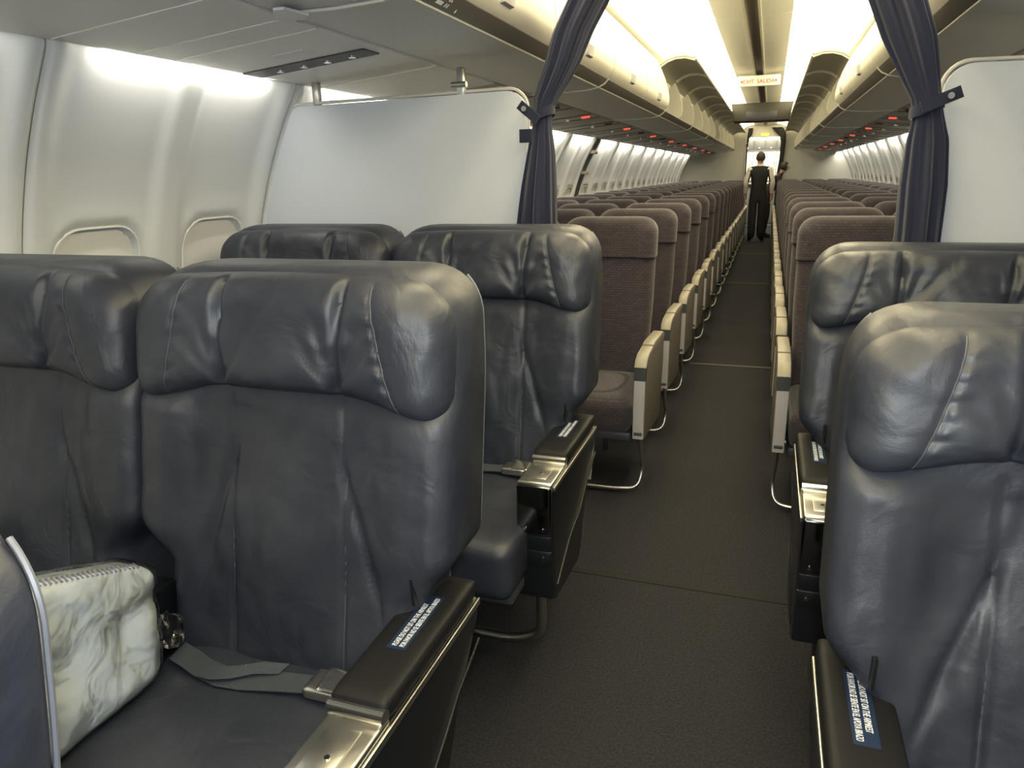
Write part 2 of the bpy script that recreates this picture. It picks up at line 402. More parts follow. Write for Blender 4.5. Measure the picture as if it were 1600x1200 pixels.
# ------------------------------------------------------------------ overhead bins
DOOR = [(.612, 1.806), (.585, 1.822), (.572, 1.85), (.571, 1.89), (.582, 1.95), (.604, 2.02), (.635, 2.09), (.675, 2.16)]
DOPEN = [(.690, 2.075), (.655, 2.115), (.60, 2.15), (.54, 2.168), (.47, 2.170), (.40, 2.150)]
def mir(p, s): return [(s*a, b) for a, b in p]
def overhead_bin(s, y, L, opened, label, group, latches=(.5,)):
    t = thing('overhead_bin', label, 'luggage bin', (0, y, 0), group)
    g = .006
    if not opened:
        body = [(.985, 1.756), (.82, 1.757), (.70, 1.764), (.648, 1.776), (.64, 1.80), (.66, 2.10), (.70, 2.165), (1.25, 2.165), (1.40, 2.0), (1.44, 1.80), (1.30, 1.790), (.992, 1.782)]
        obj('body', mprism(mir(body, s), g, L-g, 'y'), 'bin_plastic', t)
        nd = 2 if L > 1.5 else 1
        for k in range(nd):
            a, b = L*k/nd, L*(k+1)/nd
            d = obj('door', mprism(mir(sheet(DOOR, .012, -1), s), a+g, b-g, 'y'), 'bin_door', t)
            for q in latches:
                yy = a+(b-a)*q
                obj('latch', mprism(mir([(.566, 1.835), (.560, 1.875), (.568, 1.885), (.580, 1.87), (.585, 1.83)], s), yy-.045, yy+.045, 'y', .004), 'grey_panel', d)
    else:
        out = [(.985, 1.756), (.82, 1.757), (.70, 1.764), (.648, 1.776), (.64, 1.795), (.70, 1.80), (1.30, 1.80), (1.37, 1.90), (1.33, 2.05), (1.20, 2.13), (.70, 2.13), (.69, 2.165), (1.25, 2.165), (1.40, 2.0), (1.44, 1.80), (1.30, 1.790), (.992, 1.782)]
        obj('body', mprism(mir(out, s), g, L-g, 'y'), 'bin_plastic', t)
        dv = [(.63, 1.80), (.596, 1.83), (.588, 1.88), (.60, 1.95), (.625, 2.03), (.66, 2.10), (.70, 2.13), (1.20, 2.13), (1.33, 2.05), (1.37, 1.90), (1.30, 1.80)]
        for yy in (.006, L/2):
            obj('divider', mprism(mir(dv, s), yy, yy+.022, 'y', .003), 'divider', t)
        for k in range(2):
            a, b = L*k/2, L*(k+1)/2
            d = obj('door', mprism(mir(sheet(DOPEN, .012, -1), s), a+g, b-g, 'y'), 'bin_inside_unlit', t)
            for yy in (a+.02, b-.035):
                obj('rib', mprism(mir(sheet([(p[0], p[1]-.001) for p in DOPEN[1:]], .012, 1), s), yy, yy+.015, 'y'), 'divider', d)
            obj('edge', mtube([(s*.40, a+g, 2.152), (s*.40, b-g, 2.152)], .009, 8), 'cream_trim', d)
    r = obj('rail', mprism(mir([(.652, 1.7735), (.645, 1.7715), (.622, 1.786), (.606, 1.803), (.612, 1.812), (.645, 1.80)], s), g, L-g, 'y'), 'rail', t)
    obj('rail_lip', mtube([(s*.652, g, 1.772), (s*.652, L-g, 1.772)], .005, 6), 'cream_trim', t)
    obj('joint_trim', mprism(mir(sheet([(.99, 1.754), (.82, 1.754), (.70, 1.760), (.650, 1.770), (.62, 1.784), (.60, 1.806)], .005, 1), s), -.005, .005, 'y'), 'cream_trim', t)
    return t
for s, J, first_open in ((-1, JL, 5.7), (1, JR, 6.0)):
    for i in range(len(J)-1):
        y, L = J[i], J[i+1]-J[i]; opened = y > first_open
        if opened: lab, gr = 'open overhead luggage bin with raised door above the economy seats', 'open overhead bins over economy'
        elif y > 3.5: lab, gr = 'closed cream overhead bin behind the curtain, just before the open bins', 'closed economy bins next to the curtain'
        elif y > 1.2 and s < 0: lab, gr = 'closed overhead bin above the pale partition, with row marks on its dark rail', None
        else: lab, gr = 'closed overhead bin over the leather seats forward of the partition', 'closed bins forward of the partition'
        if opened: lab = '%s open overhead bin with raised door, counted from the curtains, %s' % (ORD[sum(q > first_open for q in J[:i])], SIDE[s])
        elif y > 3.5: lab = 'closed cream overhead bin just before the open ones, %s' % SIDE[s]
        b = overhead_bin(s, y, L, opened, lab, gr, (.5,))
        if s < 0 and i == 2:
            rl = [c for c in b.children if c.name.startswith('rail') and 'lip' not in c.name][0]
            tm = text_mesh('J', .026, 'CENTER', .001)
            t = obj('row_letter', tm, 'white_print', rl)
            t.matrix_local = basis((0, 1, 0), (0.64, 0, 0.77), (-.632, .27, 1.7785))
            for q, (aa, bb) in enumerate(((.15, .185), (.20, .206), (.212, .218))):
                obj('row_mark', mprism([(-.6355, 1.7765), (-.6165, 1.7905), (-.617, 1.792), (-.636, 1.778)], aa, bb, 'y'), 'white_print', rl)
# white end fairing where the bins meet over the leather seats
fr = thing('bin_end_fairing', 'small white wedge-shaped fairing at the joint of two bins over the leather seats', 'fairing', (-.985, 1.66, 1.752))
obj('cap', mprism([(-.012, -.002), (.045, -.085), (.075, -.085), (.085, .0), (.05, .035), (.0, .03)], -.011, -.003, 'z', .003), 'wall_plastic', fr)

# ------------------------------------------------------------------ passenger service panels
def psz(x): return 1.752-(abs(x)-.985)*(.05/.515)
def psu_strip(s, x0, x1, y0, y1, dz=0, th=.01):
    return mprism(mir([(x0, psz(x0)-dz), (x1, psz(x1)-dz), (x1, psz(x1)-dz+th), (x0, psz(x0)-dz+th)], s), y0, y1, 'y')
fcj = [-1.6, -.57, .46, 1.45, 1.70, 1.84, 2.60, 3.2]
for s in (-1, 1):
    for i in range(len(fcj)-1):
        y, L = fcj[i], fcj[i+1]-fcj[i]
        side = SIDE[s]
        lab = {3: 'plain narrow grey overhead panel nearest the bin joint', 4: 'narrow overhead strip between two pale joints', 5: 'overhead panel with a long black lamp slot', 6: 'overhead panel over the top edge of the partition'}.get(i, 'plain grey overhead service panel forward of the leather seats')
        t = thing('service_panel', lab, 'overhead panel', (0, y, 0), 'overhead service panels over the leather seats')
        t['label'] = lab+', '+side if i > 2 else lab
        obj('body', psu_strip(s, .992, 1.492, .002, L-.002), 'psu', t)
        obj('edge_line', psu_strip(s, .995, 1.485, -.004, .004, .002, .004), 'psu_line', t)
        if i == 5:
            obj('lamp_slot', psu_strip(s, 1.03, 1.48, .30, .40, .004, .008), 'grille', t)
            for q in (1.10, 1.19, 1.28, 1.37):
                obj('lamp', mcyl((s*q, .35, psz(q)-.006), (0, 0, 1), .012, .008, 12), 'glint', t)
            obj('placard', psu_strip(s, 1.16, 1.27, .17, .23, .002, .003), 'placard', t)
# economy service panels, one per row
def econ_psu(s, y, first):
    t = thing('service_panel', 'dim overhead service panel with a small red lit sign above an economy row', 'overhead panel', (0, y, 0), 'overhead service panels over economy rows')
    return t
EP = 0.787
base_psu = {}
for s in (-1, 1):
    meshes = [('body', psu_strip(s, .992, 1.492, .002, EP-.002), 'psu_econ_unlit'), ('groove', psu_strip(s, 1.0, 1.48, .30, .33, .003, .006), 'grille'),
              ('groove', psu_strip(s, 1.0, 1.48, .58, .60, .003, .006), 'grille'),
              ('lit_sign', psu_strip(s, 1.03, 1.085, .40, .43, .012, .014), 'red_sign'),
              ('reading_lamp', mcyl((s*1.2, .45, psz(1.2)-.006), (0, 0, 1), .018, .014, 12), 'glint')]
    me2 = meshes[3][1].copy(); me2.materials.append(MATS['unlit_sign'])
    k = 0; y = 3.2
    while y < 17.4:
        t = econ_psu(s, y, k == 0); t['label'] = '%s dim overhead service panel behind the curtains, %s' % (ORD[k], SIDE[s])
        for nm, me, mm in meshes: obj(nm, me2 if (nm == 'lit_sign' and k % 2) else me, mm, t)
        y += EP; k += 1

# ------------------------------------------------------------------ partitions and curtains
def partition(s, label):
    t = thing('cabin_partition', label, 'partition', (0, 2.5, 0))
    def outline(ins):
        xe = .615+ins; zt = 1.648-ins; r = .07
        pts = [(xe, .02)]
        for k in range(7):
            a = pi-k*pi/12; pts.append((xe+r+r*cos(a), zt-r+r*sin(a)))
        zt2 = zt-.012; rt_ = .05; xw = wx(zt2-.04)-.006-ins
        for k in range(7):
            a = pi/2-k*pi/15; pts.append((xw-rt_+rt_*cos(a), zt2-rt_+rt_*sin(a)))
        for z in (1.55, 1.5, 1.4, 1.3, 1.2, 1.1, 1.0, .85, .7, .5, .3, .1, .02): pts.append((wx(z)-.006-ins, z))
        return mir(pts, s)
    obj('panel', mprism(outline(.008), -.014, .014, 'y', .003), 'partition', t)
    o = outline(0)
    obj('edge_trim', mtube([(a, -.006, b) for a, b in o], .0055, 6), 'partition_edge', t)
    for x in (1.44, .86):
        br = obj('bracket', mbox((s*x-.013, -.012, 1.63), (s*x+.013, .012, 1.725), .003), 'brushed', t)
        if x < 1: obj('bolt', mcyl((s*x, -.02, 1.668), (1, 0, 0), .010, .055, 12), 'amber_bulb' if s < 0 and False else 'brushed', br)
    return t
PL = partition(-1, 'pale grey partition between the leather seats and the tied curtain beside the lit windows')
PRt = partition(1, 'pale blue-grey partition on the side of the curtain whose strap runs straight out')
# grab bar between the seat tops
gb = thing('grab_bar', 'thin pale bar fixed low across the pale partition between two leather headrests', 'bar', (-.97, 2.47, 1.13))
obj('bar', mtube([(-.3, 0, 0), (.3, 0, 0)], .007, 8), 'cream_trim', gb)
for x in (-.25, .25): obj('standoff', mtube([(x, 0, 0), (x, .02, 0)], .006, 8), 'cream_trim', gb)

YC = 2.42
def curtain(name, label, edges, strap, s):
    """edges: (pixel y, left pixel, right pixel) of the gathered cloth; hung in the plane y = YC"""
    t = thing('curtain', label, 'curtain', (0, YC, 0))
    lev = []
    for py, a, b in edges:
        A = at(a, py, YC); B = at(b, py, YC); lev.append(((A.z+B.z)/2, A.x, B.x))
    lev.sort(key=lambda q: -q[0])
    zl, xa, xb = lev[-1]; lev += [(.62, xa-.012*1, xb+.008), (.03, xa-.02, xb+.015)]
    def interp(z):
        if z >= lev[0][0]: return lev[0][1:]
        for p, q in zip(lev, lev[1:]):
            if p[0] >= z >= q[0]:
                k = (p[0]-z)/(p[0]-q[0]); k = k if True else 0; return (p[1]*(1-k)+q[1]*k, p[2]*(1-k)+q[2]*k)
        return lev[-1][1:]
    N = 120; rings = []
    z = lev[0][0]; zs = []
    while z > .03: zs.append(z); z -= .018
    zs.append(.03)
    tz = strap[0]
    for z in zs:
        a, b = interp(z); cxx = (a+b)/2; hw = (b-a)/2
        hd = .032+.028*ss(.0, .3, abs(z-tz))
        f = ss(.0, .12, abs(z-tz))
        ring = []
        for i in range(N):
            th = 2*pi*i/N
            fold = 1+(.05+.10*f)*sin(9*th+1.3+s+.8*(z-tz))+(.03+.05*f)*sin(15*th+2.1*(z-tz)*3)
            ring.append((cxx+hw*cos(th)*(1+.3*(fold-1)), hd*sin(th)*fold, z))
        rings.append(ring)
    obj('cloth', loft(rings, True, 75), 'curtain', t)
    return t, interp
CL, il = curtain('curtain', 'dark navy curtain gathered at the edge of the pale grey partition, strap end sticking up',
    [(-120, 945, 1022), (-60, 915, 988), (0, 888, 953), (50, 866, 926), (100, 853, 905), (130, 843, 888), (155, 835, 872), (178, 835, 862), (200, 833, 862), (240, 826, 866), (290, 818, 868), (355, 810, 869)], (1.545,), 0)
CR, ir = curtain('curtain', 'dark navy curtain tied back by a strap buttoned straight onto the blue-grey partition',
    [(-120, 1310, 1418), (-60, 1336, 1433), (0, 1359, 1447), (60, 1379, 1464), (110, 1402, 1468), (157, 1424, 1471), (185, 1425, 1475), (220, 1416, 1481), (290, 1405, 1478), (365, 1398, 1468)], (1.54,), 1.7)
def strap(t, p0, p1, p2, wdt, band):
    """band round the gather at p0..p1, tail out to p2; pixels at y = YC-.05"""
    Yb = YC-.055
    A = at(*p1, Yb); B = at(*p2, Yb); d = (B-A).normalized(); n = Vector((-d.z, 0, d.x))
    bm = bmesh.new()
    vs_ = [A+n*wdt, A-n*wdt, B-n*wdt, B+n*wdt]
    lo = [bm.verts.new((v.x, -.055, v.z)) for v in vs_]; hi = [bm.verts.new((v.x, -.049, v.z)) for v in vs_]
    bm.faces.new(lo); bm.faces.new(hi)
    for i in range(4): bm.faces.new((lo[i], lo[(i+1) % 4], hi[(i+1) % 4], hi[i]))
    st = obj('strap', finish(bm, 30), 'curtain', t)
    m = A.lerp(B, .72)
    obj('snap_button', mcyl((m.x, -.058, m.z), (0, 1, 0), .0085, .008, 14), 'chrome', st)
    # band hugging the gathered cloth
    a = at(*band[0], YC); b = at(*band[1], YC); c = (a+b)/2; hw = (b-a).length/2+.006; ax = (b-a).normalized()
    rings = []
    for zz in (-wdt, -wdt*.5, wdt*.5, wdt):
        rings.append([(c.x+ax.x*hw*cos(q), .047*sin(q), c.z+ax.z*hw*cos(q)+zz) for q in [2*pi*i/40 for i in range(40)]])
    obj('strap_band', loft(rings, False, 60), 'curtain', st)
strap(CL, None, (840, 188), (811, 163), .015, ((836, 186), (864, 172)))
strap(CR, None, (1440, 168), (1504, 142), .016, ((1424, 176), (1473, 160)))
obj('strap_tab', mbox((at(817, 213, YC).x, -.04, at(817, 213, YC).z-.022), (at(836, 213, YC).x, -.03, at(817, 203, YC).z), .002), 'curtain', CL)
# curtain track on the ceiling
ct = thing('curtain_track', 'curtain rail crossing the ceiling above the navy curtains', 'curtain rail', (0, YC, 2.19))
obj('rail', mtube([(-.52, 0, -.06), (-.3, 0, 0), (.3, 0, 0), (.52, 0, -.06)], .012, 8), 'cream_trim', ct)
for x in (-.3, .3): obj('hanger', mtube([(x, 0, 0), (x, 0, .07)], .008, 8), 'cream_trim', ct)

# ------------------------------------------------------------------ upholstery helpers
def soft_box(lo, hi, r, cuts=10, crown=0, fn=None):
    bm = bmesh.new(); bmesh.ops.create_cube(bm, size=2)
    bmesh.ops.subdivide_edges(bm, edges=bm.edges[:], cuts=cuts, use_grid_fill=True)
    c = [(lo[i]+hi[i])/2 for i in range(3)]; h = [(hi[i]-lo[i])/2 for i in range(3)]
    for v in bm.verts:
        # crowd the grid towards the edges
        q = [math.copysign(abs(a)**.7, a)*h[i] for i, a in enumerate(v.co)]
        inn = Vector([max(-(h[i]-r), min(h[i]-r, q[i])) for i in range(3)]); d = Vector(q)-inn
        p = inn+(d.normalized()*r if d.length > 1e-9 else d)
        if crown and q[2] > 0: p.z += crown*(1-(q[0]/h[0])**2)*(1-(q[1]/h[1])**2)
        p = p+Vector(c); v.co = fn(p) if fn else p
    return finish(bm, 75)
def back_mesh(levels, nf, nr, bump):
    """levels: (z, halfwidth, yfront, depth, rf, rr)"""
    rings = []
    for z, W, yf, D, rf, rr in levels:
        ring = []
        for i in range(nf+1):
            u = -1+2*i/nf; t = .6*u+.4*sin(pi/2*u); x = t*W; e = W-abs(x); y = yf+bump(x, z, W)
            if e < rf: y = y + (rf-sqrt(max(rf*rf-(rf-e)**2, 0)))
            ring.append((x, min(y, yf+D-rr*.5), z))
        for i in range(1, nr):
            u = 1-2*i/nr; t = sin(pi/2*u); x = t*W; e = W-abs(x); y = yf+D
            if e < rr: y -= rr-sqrt(max(rr*rr-(rr-e)**2, 0))
            ring.append((x, y, z))
        rings.append(ring)
    return loft(rings, True, 80)
def nz(x, y, z, s): return noise.noise(Vector((x*s, y*s, z*s)))

# ------------------------------------------------------------------ wide leather seat
def fyf(z): return (z-.45)*.165
ZT = 1.215
def fc_w(z):
    w = .272 + .062*ss(.63, .735, z) - .010*ss(1.0, 1.2, z)
    r = .095; d = z-(ZT-r)
    if d > 0: w -= r-sqrt(max(r*r-d*d, 0))
    return max(w, .05)
def fc_bump(x, z, W):
    a = abs(x); y = 0
    y -= .032*ss(.16, .27, a)*ss(.60, .74, z)*(1-ss(.95, 1.02, z))
    y -= .014*ss(.17, .24, a)*(1-ss(.58, .70, z))
    y -= .016*sin(pi*max(0, min(1, (z-.45)/.5)))*(1-ss(.0, .17, a))
    if z < .985: y += .007*math.exp(-((a-.122)/.005)**2)
    f = ss(.40, .5, z)*(1-ss(.95, .98, z))
    y += f*.010*nz(x*1.2, 3.1, z*.55, 7) + f*.004*nz(x*2, 9.2, z, 14)
    # slack creases running from the seams to the lower side
    for sx in (-1, 1):
        q = (x*sx-.14)+(z-.80)*.33
        if x*sx > .1: y += .010*math.exp(-(q/.010)**2)*ss(.55, .68, z)*(1-ss(.80, .95, z))
    return y
def fc_levels():
    out = []; n = 84
    for i in range(n+1):
        z = .40+(ZT-.40)*(i/n if i < n-10 else (n-10)/n+(10/n)*sin((i-n+10)/10*pi/2))
        D = .165; yf = fyf(z); d = z-(ZT-.05); r = .05; ins = r-sqrt(max(r*r-d*d, 0)) if d > 0 else 0
        ins = min(ins, .049)
        out.append((z, fc_w(z), yf+ins, D-ins*1.7, .045, .035))
    return out
HW = .325
def head_pt(u, v, base=False):
    x = u*HW; a = abs(x)
    rc = .085; zt = 1.205-.012*u*u; e = a-(HW-rc)
    if e > 0: zt -= rc-sqrt(max(rc*rc-e*e, 0))
    zb = 1.000-.034*ss(.40, .95, abs(u)); rb = .04; e = a-(HW-rb)
    if e > 0: zb += rb-sqrt(max(rb*rb-e*e, 0))
    z = zb+(zt-zb)*v
    if base: return Vector((x, fyf(z)+.02, z))
    T = .056
    k = max(0, 1-abs(2*v-1)**5)**.5 * max(0, 1-abs(u)**10)**.5
    d = T*k
    d *= 1+.10*ss(.4, .8, abs(u))
    for x0, dep, wd in ((-.118, .50, .009), (.128, .42, .010)):
        sl = x0+.020*(v-.5)*(1 if x0 > 0 else .3)
        d *= 1-dep*math.exp(-((x-sl)/wd)**2)*(.55+.45*abs(2*v-1))
        # gathers fanning from the lower end of the pinch
        for m, amp in ((1.2, .17), (-1.0, .17), (2.3, .12), (-2.5, .10)):
            q = (x-sl)-m*.06*(v-.05); wv = .008+.014*v
            d *= 1-amp*math.exp(-(q/wv)**2)*(1-ss(.3, .85, v))*ss(.0, .08, v)
    d += k*(.006*nz(x*1.4, 2.2, z*.7, 12)+.003*nz(x, 5.5, z, 26))
    # pucker beside the curved side seam
    us = .66+.20*(1-(1-v)**2)*-.35+.10*(1-v)
    q = abs(u)-us
    d -= .005*k*math.exp(-(q/.018)**2)
    d += .0025*k*sin(v*46)*math.exp(-((q+.03)/.03)**2)
    return Vector((x, fyf(z)+.004-d, z))
def head_mesh():
    nu, nv = 120, 44; bm = bmesh.new()
    us = [-1+2*i/nu for i in range(nu+1)]; us = [.75*u+.25*sin(pi/2*u) for u in us]
    vsx = [.5-.5*cos(pi*j/nv) for j in range(nv+1)]
    F = [[bm.verts.new(head_pt(u, v)) for v in vsx] for u in us]
    B = [[bm.verts.new(head_pt(u, v, True)) for v in vsx] for u in us]
    for i in range(nu):
        for j in range(nv):
            bm.faces.new((F[i][j], F[i+1][j], F[i+1][j+1], F[i][j+1])); bm.faces.new((B[i][j], B[i][j+1], B[i+1][j+1], B[i+1][j]))
    for i in range(nu):
        for j in (0, nv): bm.faces.new((F[i][j], F[i+1][j], B[i+1][j], B[i][j]))
    for j in range(nv):
        for i in (0, nu): bm.faces.new((F[i][j], F[i][j+1], B[i][j+1], B[i][j]))
    return finish(bm, 80)
def seam_mesh(pts, r=.0013): return mtube(pts, r, 5)
FCM = {}
def build_fc_meshes():
    FCM['back'] = back_mesh(fc_levels(), 110, 26, fc_bump)
    FCM['head'] = head_mesh()
    # back shell: slightly inset hard skin on the rear
    rings = []
    for i in range(31):
        z = .30+(1.19-.30)*i/30; W = fc_w(max(z, .42))-.012; yr = fyf(z)+.165
        ring = []
        for k in range(25): t = -1+2*k/24; ring.append((t*W, yr-.012+.024*sqrt(max(0, 1-abs(t)**6)), z))
        for k in range(1, 24): t = 1-2*k/24; ring.append((t*W, yr-.03, z))
        rings.append(ring)
    FCM['shell'] = loft(rings, True, 60)
    FCM['shell_edge'] = {sx: mtube([(sx*(fc_w(z)-.009), fyf(z)+.158, z) for z in [.42+i*.026 for i in range(26)]+[1.09+i*.009 for i in range(12)]], .0026, 6) for sx in (-1, 1)}
    for sx in (-1, 1):
        FCM['seam', sx] = seam_mesh([(sx*.122, fyf(z)+fc_bump(sx*.122, z, .3)-.0005, z) for z in [.43+i*.02 for i in range(28)]])
        FCM['hseam', sx] = seam_mesh([head_pt(sx*(.66+.20*(1-(1-v)**2)*-.35+.10*(1-v)), v)+Vector((0, -.0005, 0)) for v in [.04+.92*i/30 for i in range(31)]])
        # rim piping along the edge of the wide upper back
        FCM['rim', sx] = seam_mesh([(sx*(fc_w(z)-.010), fyf(z)+.020+fc_bump(sx*(fc_w(z)-.01), z, .3)*.5, z) for z in [.70+i*.0145 for i in range(31)]], .0022)
    FCM['cushion'] = soft_box((-.262, -.50, .325), (.262, .045, .478), .032, 16, .012, lambda p: p+Vector((0, 0, .006*nz(p.x, p.y, 0, 9))) if p.z > .42 else p)
    FCM['pan'] = mbox((-.25, -.44, .285), (.25, .12, .33), .01)
    FCM['leg'] = {x: mprism([(-.30, 0), (-.27, .0), (-.20, .29), (.06, .29), (.10, 0), (.13, 0), (.12, .3), (-.28, .3)], x-.018, x+.018, 'x') for x in (-.19, .02)}
build_fc_meshes()
def arm_outer(t, s):
    """aisle armrest on side s of a wide seat"""
    def X(a, b): return (min(s*a, s*b), max(s*a, s*b))
    x0, x1 = X(.232, .330)
    poly = [(-.340, .262), (-.345, .30), (-.345, .575), (-.335, .588), (.165, .588), (.168, .55), (.06, .43), (.0, .32), (-.025, .245), (-.06, .225), (-.30, .240)]
    a = obj('armrest', mprism(poly, x0, x1, 'x', .008), 'black_plastic', t)
    obj('pad', soft_box((x0-.003, -.195, .588), (x1+.001, .168, .628), .014, 8), 'pad', a)
    obj('top_plate', mbox((x0+.001, -.342, .584), (x1-.001, -.185, .5985), .006, 3), 'brushed', a)
    bx0, bx1 = X(.252, .305)
    obj('cover_plate', mbox((bx0, -.315, .597), (bx1, -.225, .6005), .001), 'brushed', a)
    obj('hinge', mcyl(((x0+x1)/2, -.198, .606), (1, 0, 0), .0125, abs(x1-x0)-.004, 18), 'chrome', a)
    obj('stud', mcyl((s*.285, -.285, .601), (0, 0, 1), .0045, .004, 10), 'chrome', a)
    obj('front_plate', mbox((x0+.002, -.3535, .455), (x1-.002, -.340, .592), .006, 3), 'dark_chrome', a)
    obj('front_insert', mbox((x0+.004, -.350, .405), (x1-.004, -.340, .45), .003), 'black_plastic', a)
    obj('lower_plate', mbox((x0+.002, -.3525, .365), (x1-.002, -.340, .408), .004), 'black_plastic', a)
    for xx in (.258, .306):
        for zz in (.470, .388): obj('screw', mcyl((s*xx, -.354, zz), (0, 1, 0), .0045, .006, 10), 'chrome', a)
    obj('trim_strip', mbox((min(s*.3285, s*.3345), -.335, .5745), (max(s*.3285, s*.3345), .166, .5875), .002), 'brushed', a)
    obj('side_ridge', mtube([(s*.331, y, z) for y, z in ((.16, .50), (.10, .475), (.05, .455), (.0, .42), (-.06, .385), (-.12, .375), (-.18, .355), (-.24, .32), (-.30, .285))], .003, 6), 'black_plastic', a)
    # sticker with two printed lines
    pc = obj('placard', mbox((min(s*.264, s*.298), -.075, .627), (max(s*.264, s*.298), .085, .6287)), 'sticker', a)
    for ln, (txt, off) in enumerate((('PLEASE DO NOT SIT ON THE ARMREST', 0), ('POR FAVOR NO SE SIENTE EN EL APOYA BRAZO', 1))):
        me = text_mesh(txt, .0135, 'LEFT', .0004); xs = [v.co.x for v in me.vertices]; wdt = max(xs)-min(xs); k = (.145 if ln else .125)/wdt
        for v in me.vertices: v.co.x *= k
        o = obj('printed_line', me, 'white_print', a)
        if s > 0: M = basis((0, 1, 0), (-1, 0, 0), (.281+.0135*ln-.001, -.068, .6292))
        else: M = basis((0, -1, 0), (1, 0, 0), (-.281-.0135*ln+.001, .078, .6292))
        o.matrix_local = M
    return a
def ribbon(pts, w, th=.0025):
    rings = []
    for i, p in enumerate(pts):
        p, n = Vector(p[0]), Vector(p[1]).normalized()
        a = Vector(pts[max(i-1, 0)][0]); b = Vector(pts[min(i+1, len(pts)-1)][0]); tg = (b-a).normalized(); m = n.cross(tg).normalized()
        rings.append([p+n*w/2+m*th/2, p-n*w/2+m*th/2, p-n*w/2-m*th/2, p+n*w/2-m*th/2])
    return loft(rings, True, 30)
def seat_belt(t, s, rich):
    if rich:
        pts = [((s*-.205, -.052, .503), (.05, 1, .2)), ((s*-.165, -.062, .501), (.08, 1, .2)), ((s*-.13, -.072, .497), (.15, 1, .15)), ((s*-.08, -.082, .497), (.0, 1, .25)),
               ((s*-.03, -.078, .498), (0, 1, .3)), ((s*.03, -.066, .499), (0, 1, .2)), ((s*.08, -.058, .500), (0, 1, .1)), ((s*.115, -.052, .501), (0, 1, .1))]
    else:
        pts = [((s*-.05, -.05, .496), (0, 1, .2)), ((s*.0, -.06, .497), (0, 1, .2)), ((s*.06, -.055, .498), (0, 1, .1)), ((s*.10, -.05, .499), (0, 1, .1))]
    b = obj('seat_belt', ribbon(pts, .043), 'belt', t)
    if rich:
        obj('strap_end', ribbon([((s*-.115, -.088, .504), (.25, 1, .3)), ((s*-.085, -.090, .508), (.2, 1, .5)), ((s*-.05, -.080, .511), (.2, 1, .6)), ((s*-.01, -.060, .515), (.3, 1, .5)), ((s*.03, -.042, .508), (.4, 1, .3))], .026), 'belt', b)
    obj('buckle', soft_box((s*.105-.012 if s > 0 else s*.17-.0, -.083, .492), (s*.17 if s > 0 else s*.105+.012, -.022, .514), .006, 5), 'brushed', b)
    obj('buckle_flap', soft_box((min(s*.118, s*.178), -.08, .512), (max(s*.118, s*.178), -.026, .520), .0035, 5, 0, lambda p: p+Vector((0, 0, .004*sin((p.y+.053)*45)))), 'chrome', b)
def fc_seat(x, y, s, kind, label, group=None, rich=False, lean=0, zs=1):
    t = thing('leather_seat', label, 'seat', (x, y, 0), group)
    b = obj('backrest', FCM['back'], 'leather', t)
    for sx in (-1, 1):
        obj('seam', FCM['seam', sx], 'thread', b); obj('piping', FCM['rim', sx], 'thread', b)
    h = obj('headrest', FCM['head'], 'leather', t)
    for sx in (-1, 1): obj('seam', FCM['hseam', sx], 'thread', h)
    sh = obj('back_shell', FCM['shell'], 'shell', t)
    for sx in (-1, 1): obj('edging', FCM['shell_edge'][sx], 'shell_edge', sh)
    if lean or zs != 1:
        for q in (b, h, sh):
            q.rotation_euler.x = -radians(lean); q.scale.z = zs; q.location = Vector((0, 0, .45*zs)) - Matrix.Rotation(-radians(lean), 3, 'X') @ Vector((0, 0, .45*zs))
    if lean: h.scale.z = zs*.9; h.location.z += .112
    obj('seat_cushion', FCM['cushion'], 'leather', t)
    obj('seat_pan', FCM['pan'], 'dark_grey', t)
    for lx in (-.19, .02): obj('leg', FCM['leg'][lx], 'dark_grey', t)
    if kind == 'aisle':
        arm_outer(t, s)
        obj('console', mprism([(-.36, .28), (-.36, .56), (-.34, .585), (.05, .585), (.09, .54), (.09, .28)], min(s*-.335, s*-.288), max(s*-.335, s*-.288), 'x', .008), 'black_plastic', t)
        obj('foot_bar', mtube(bend([(s*-.24, -.22, .028), (s*.17, -.22, .028), (s*.265, -.235, .07), (s*.275, -.27, .25)],   .05, 6), .015, 12), 'brushed', t)
        obj('recline_hook', mprism([(.015, .700), (.055, .704), (.055, .694), (.026, .690), (.034, .648), (.022, .645)], min(s*.264, s*.272), max(s*.264, s*.272), 'x', .002), 'black_plastic', t)
        seat_belt(t, s, rich)
    else:
        obj('armrest', mprism([(-.34, .30), (-.34, .57), (-.32, .59), (.10, .59), (.12, .55), (.10, .30)], min(s*-.33, s*-.28), max(s*-.33, s*-.28), 'x', .008), 'black_plastic', t)
    return t
YR = (.06, .97, 2.0)
XA, XW = .63, 1.302
fc_seat(-XA, YR[1], 1, 'aisle', 'wide leather seat with a grey-white wrapped blanket standing on its cushion', None, True)
fc_seat(-XW, YR[1], 1, 'window', 'leather window seat beside the seat that holds the wrapped blanket')
fc_seat(-XA, YR[2], 1, 'aisle', 'leather aisle seat directly behind the seat that holds the wrapped blanket')
fc_seat(-XW, YR[2], 1, 'window', 'leather window seat in front of the pale partition, next to a closed window shade')
fc_seat(-XA, YR[0], 1, 'aisle', 'leather seat with grey hard back shell in front of the wrapped blanket', zs=.935)
fc_seat(XA, YR[1], -1, 'aisle', 'wide leather seat across the aisle from the seat with the wrapped blanket', lean=2.5, zs=.968)
fc_seat(XA, YR[2], -1, 'aisle', 'leather aisle seat in front of the blue-grey partition with the buttoned strap', lean=2.5, zs=.968)
fc_seat(XW, YR[1], -1, 'window', 'leather window seat across the aisle, beside the aisle seat facing the grey shell', lean=2.5, zs=.968)
fc_seat(XW, YR[2], -1, 'window', 'leather window seat in front of the blue-grey partition', lean=2.5, zs=.968)

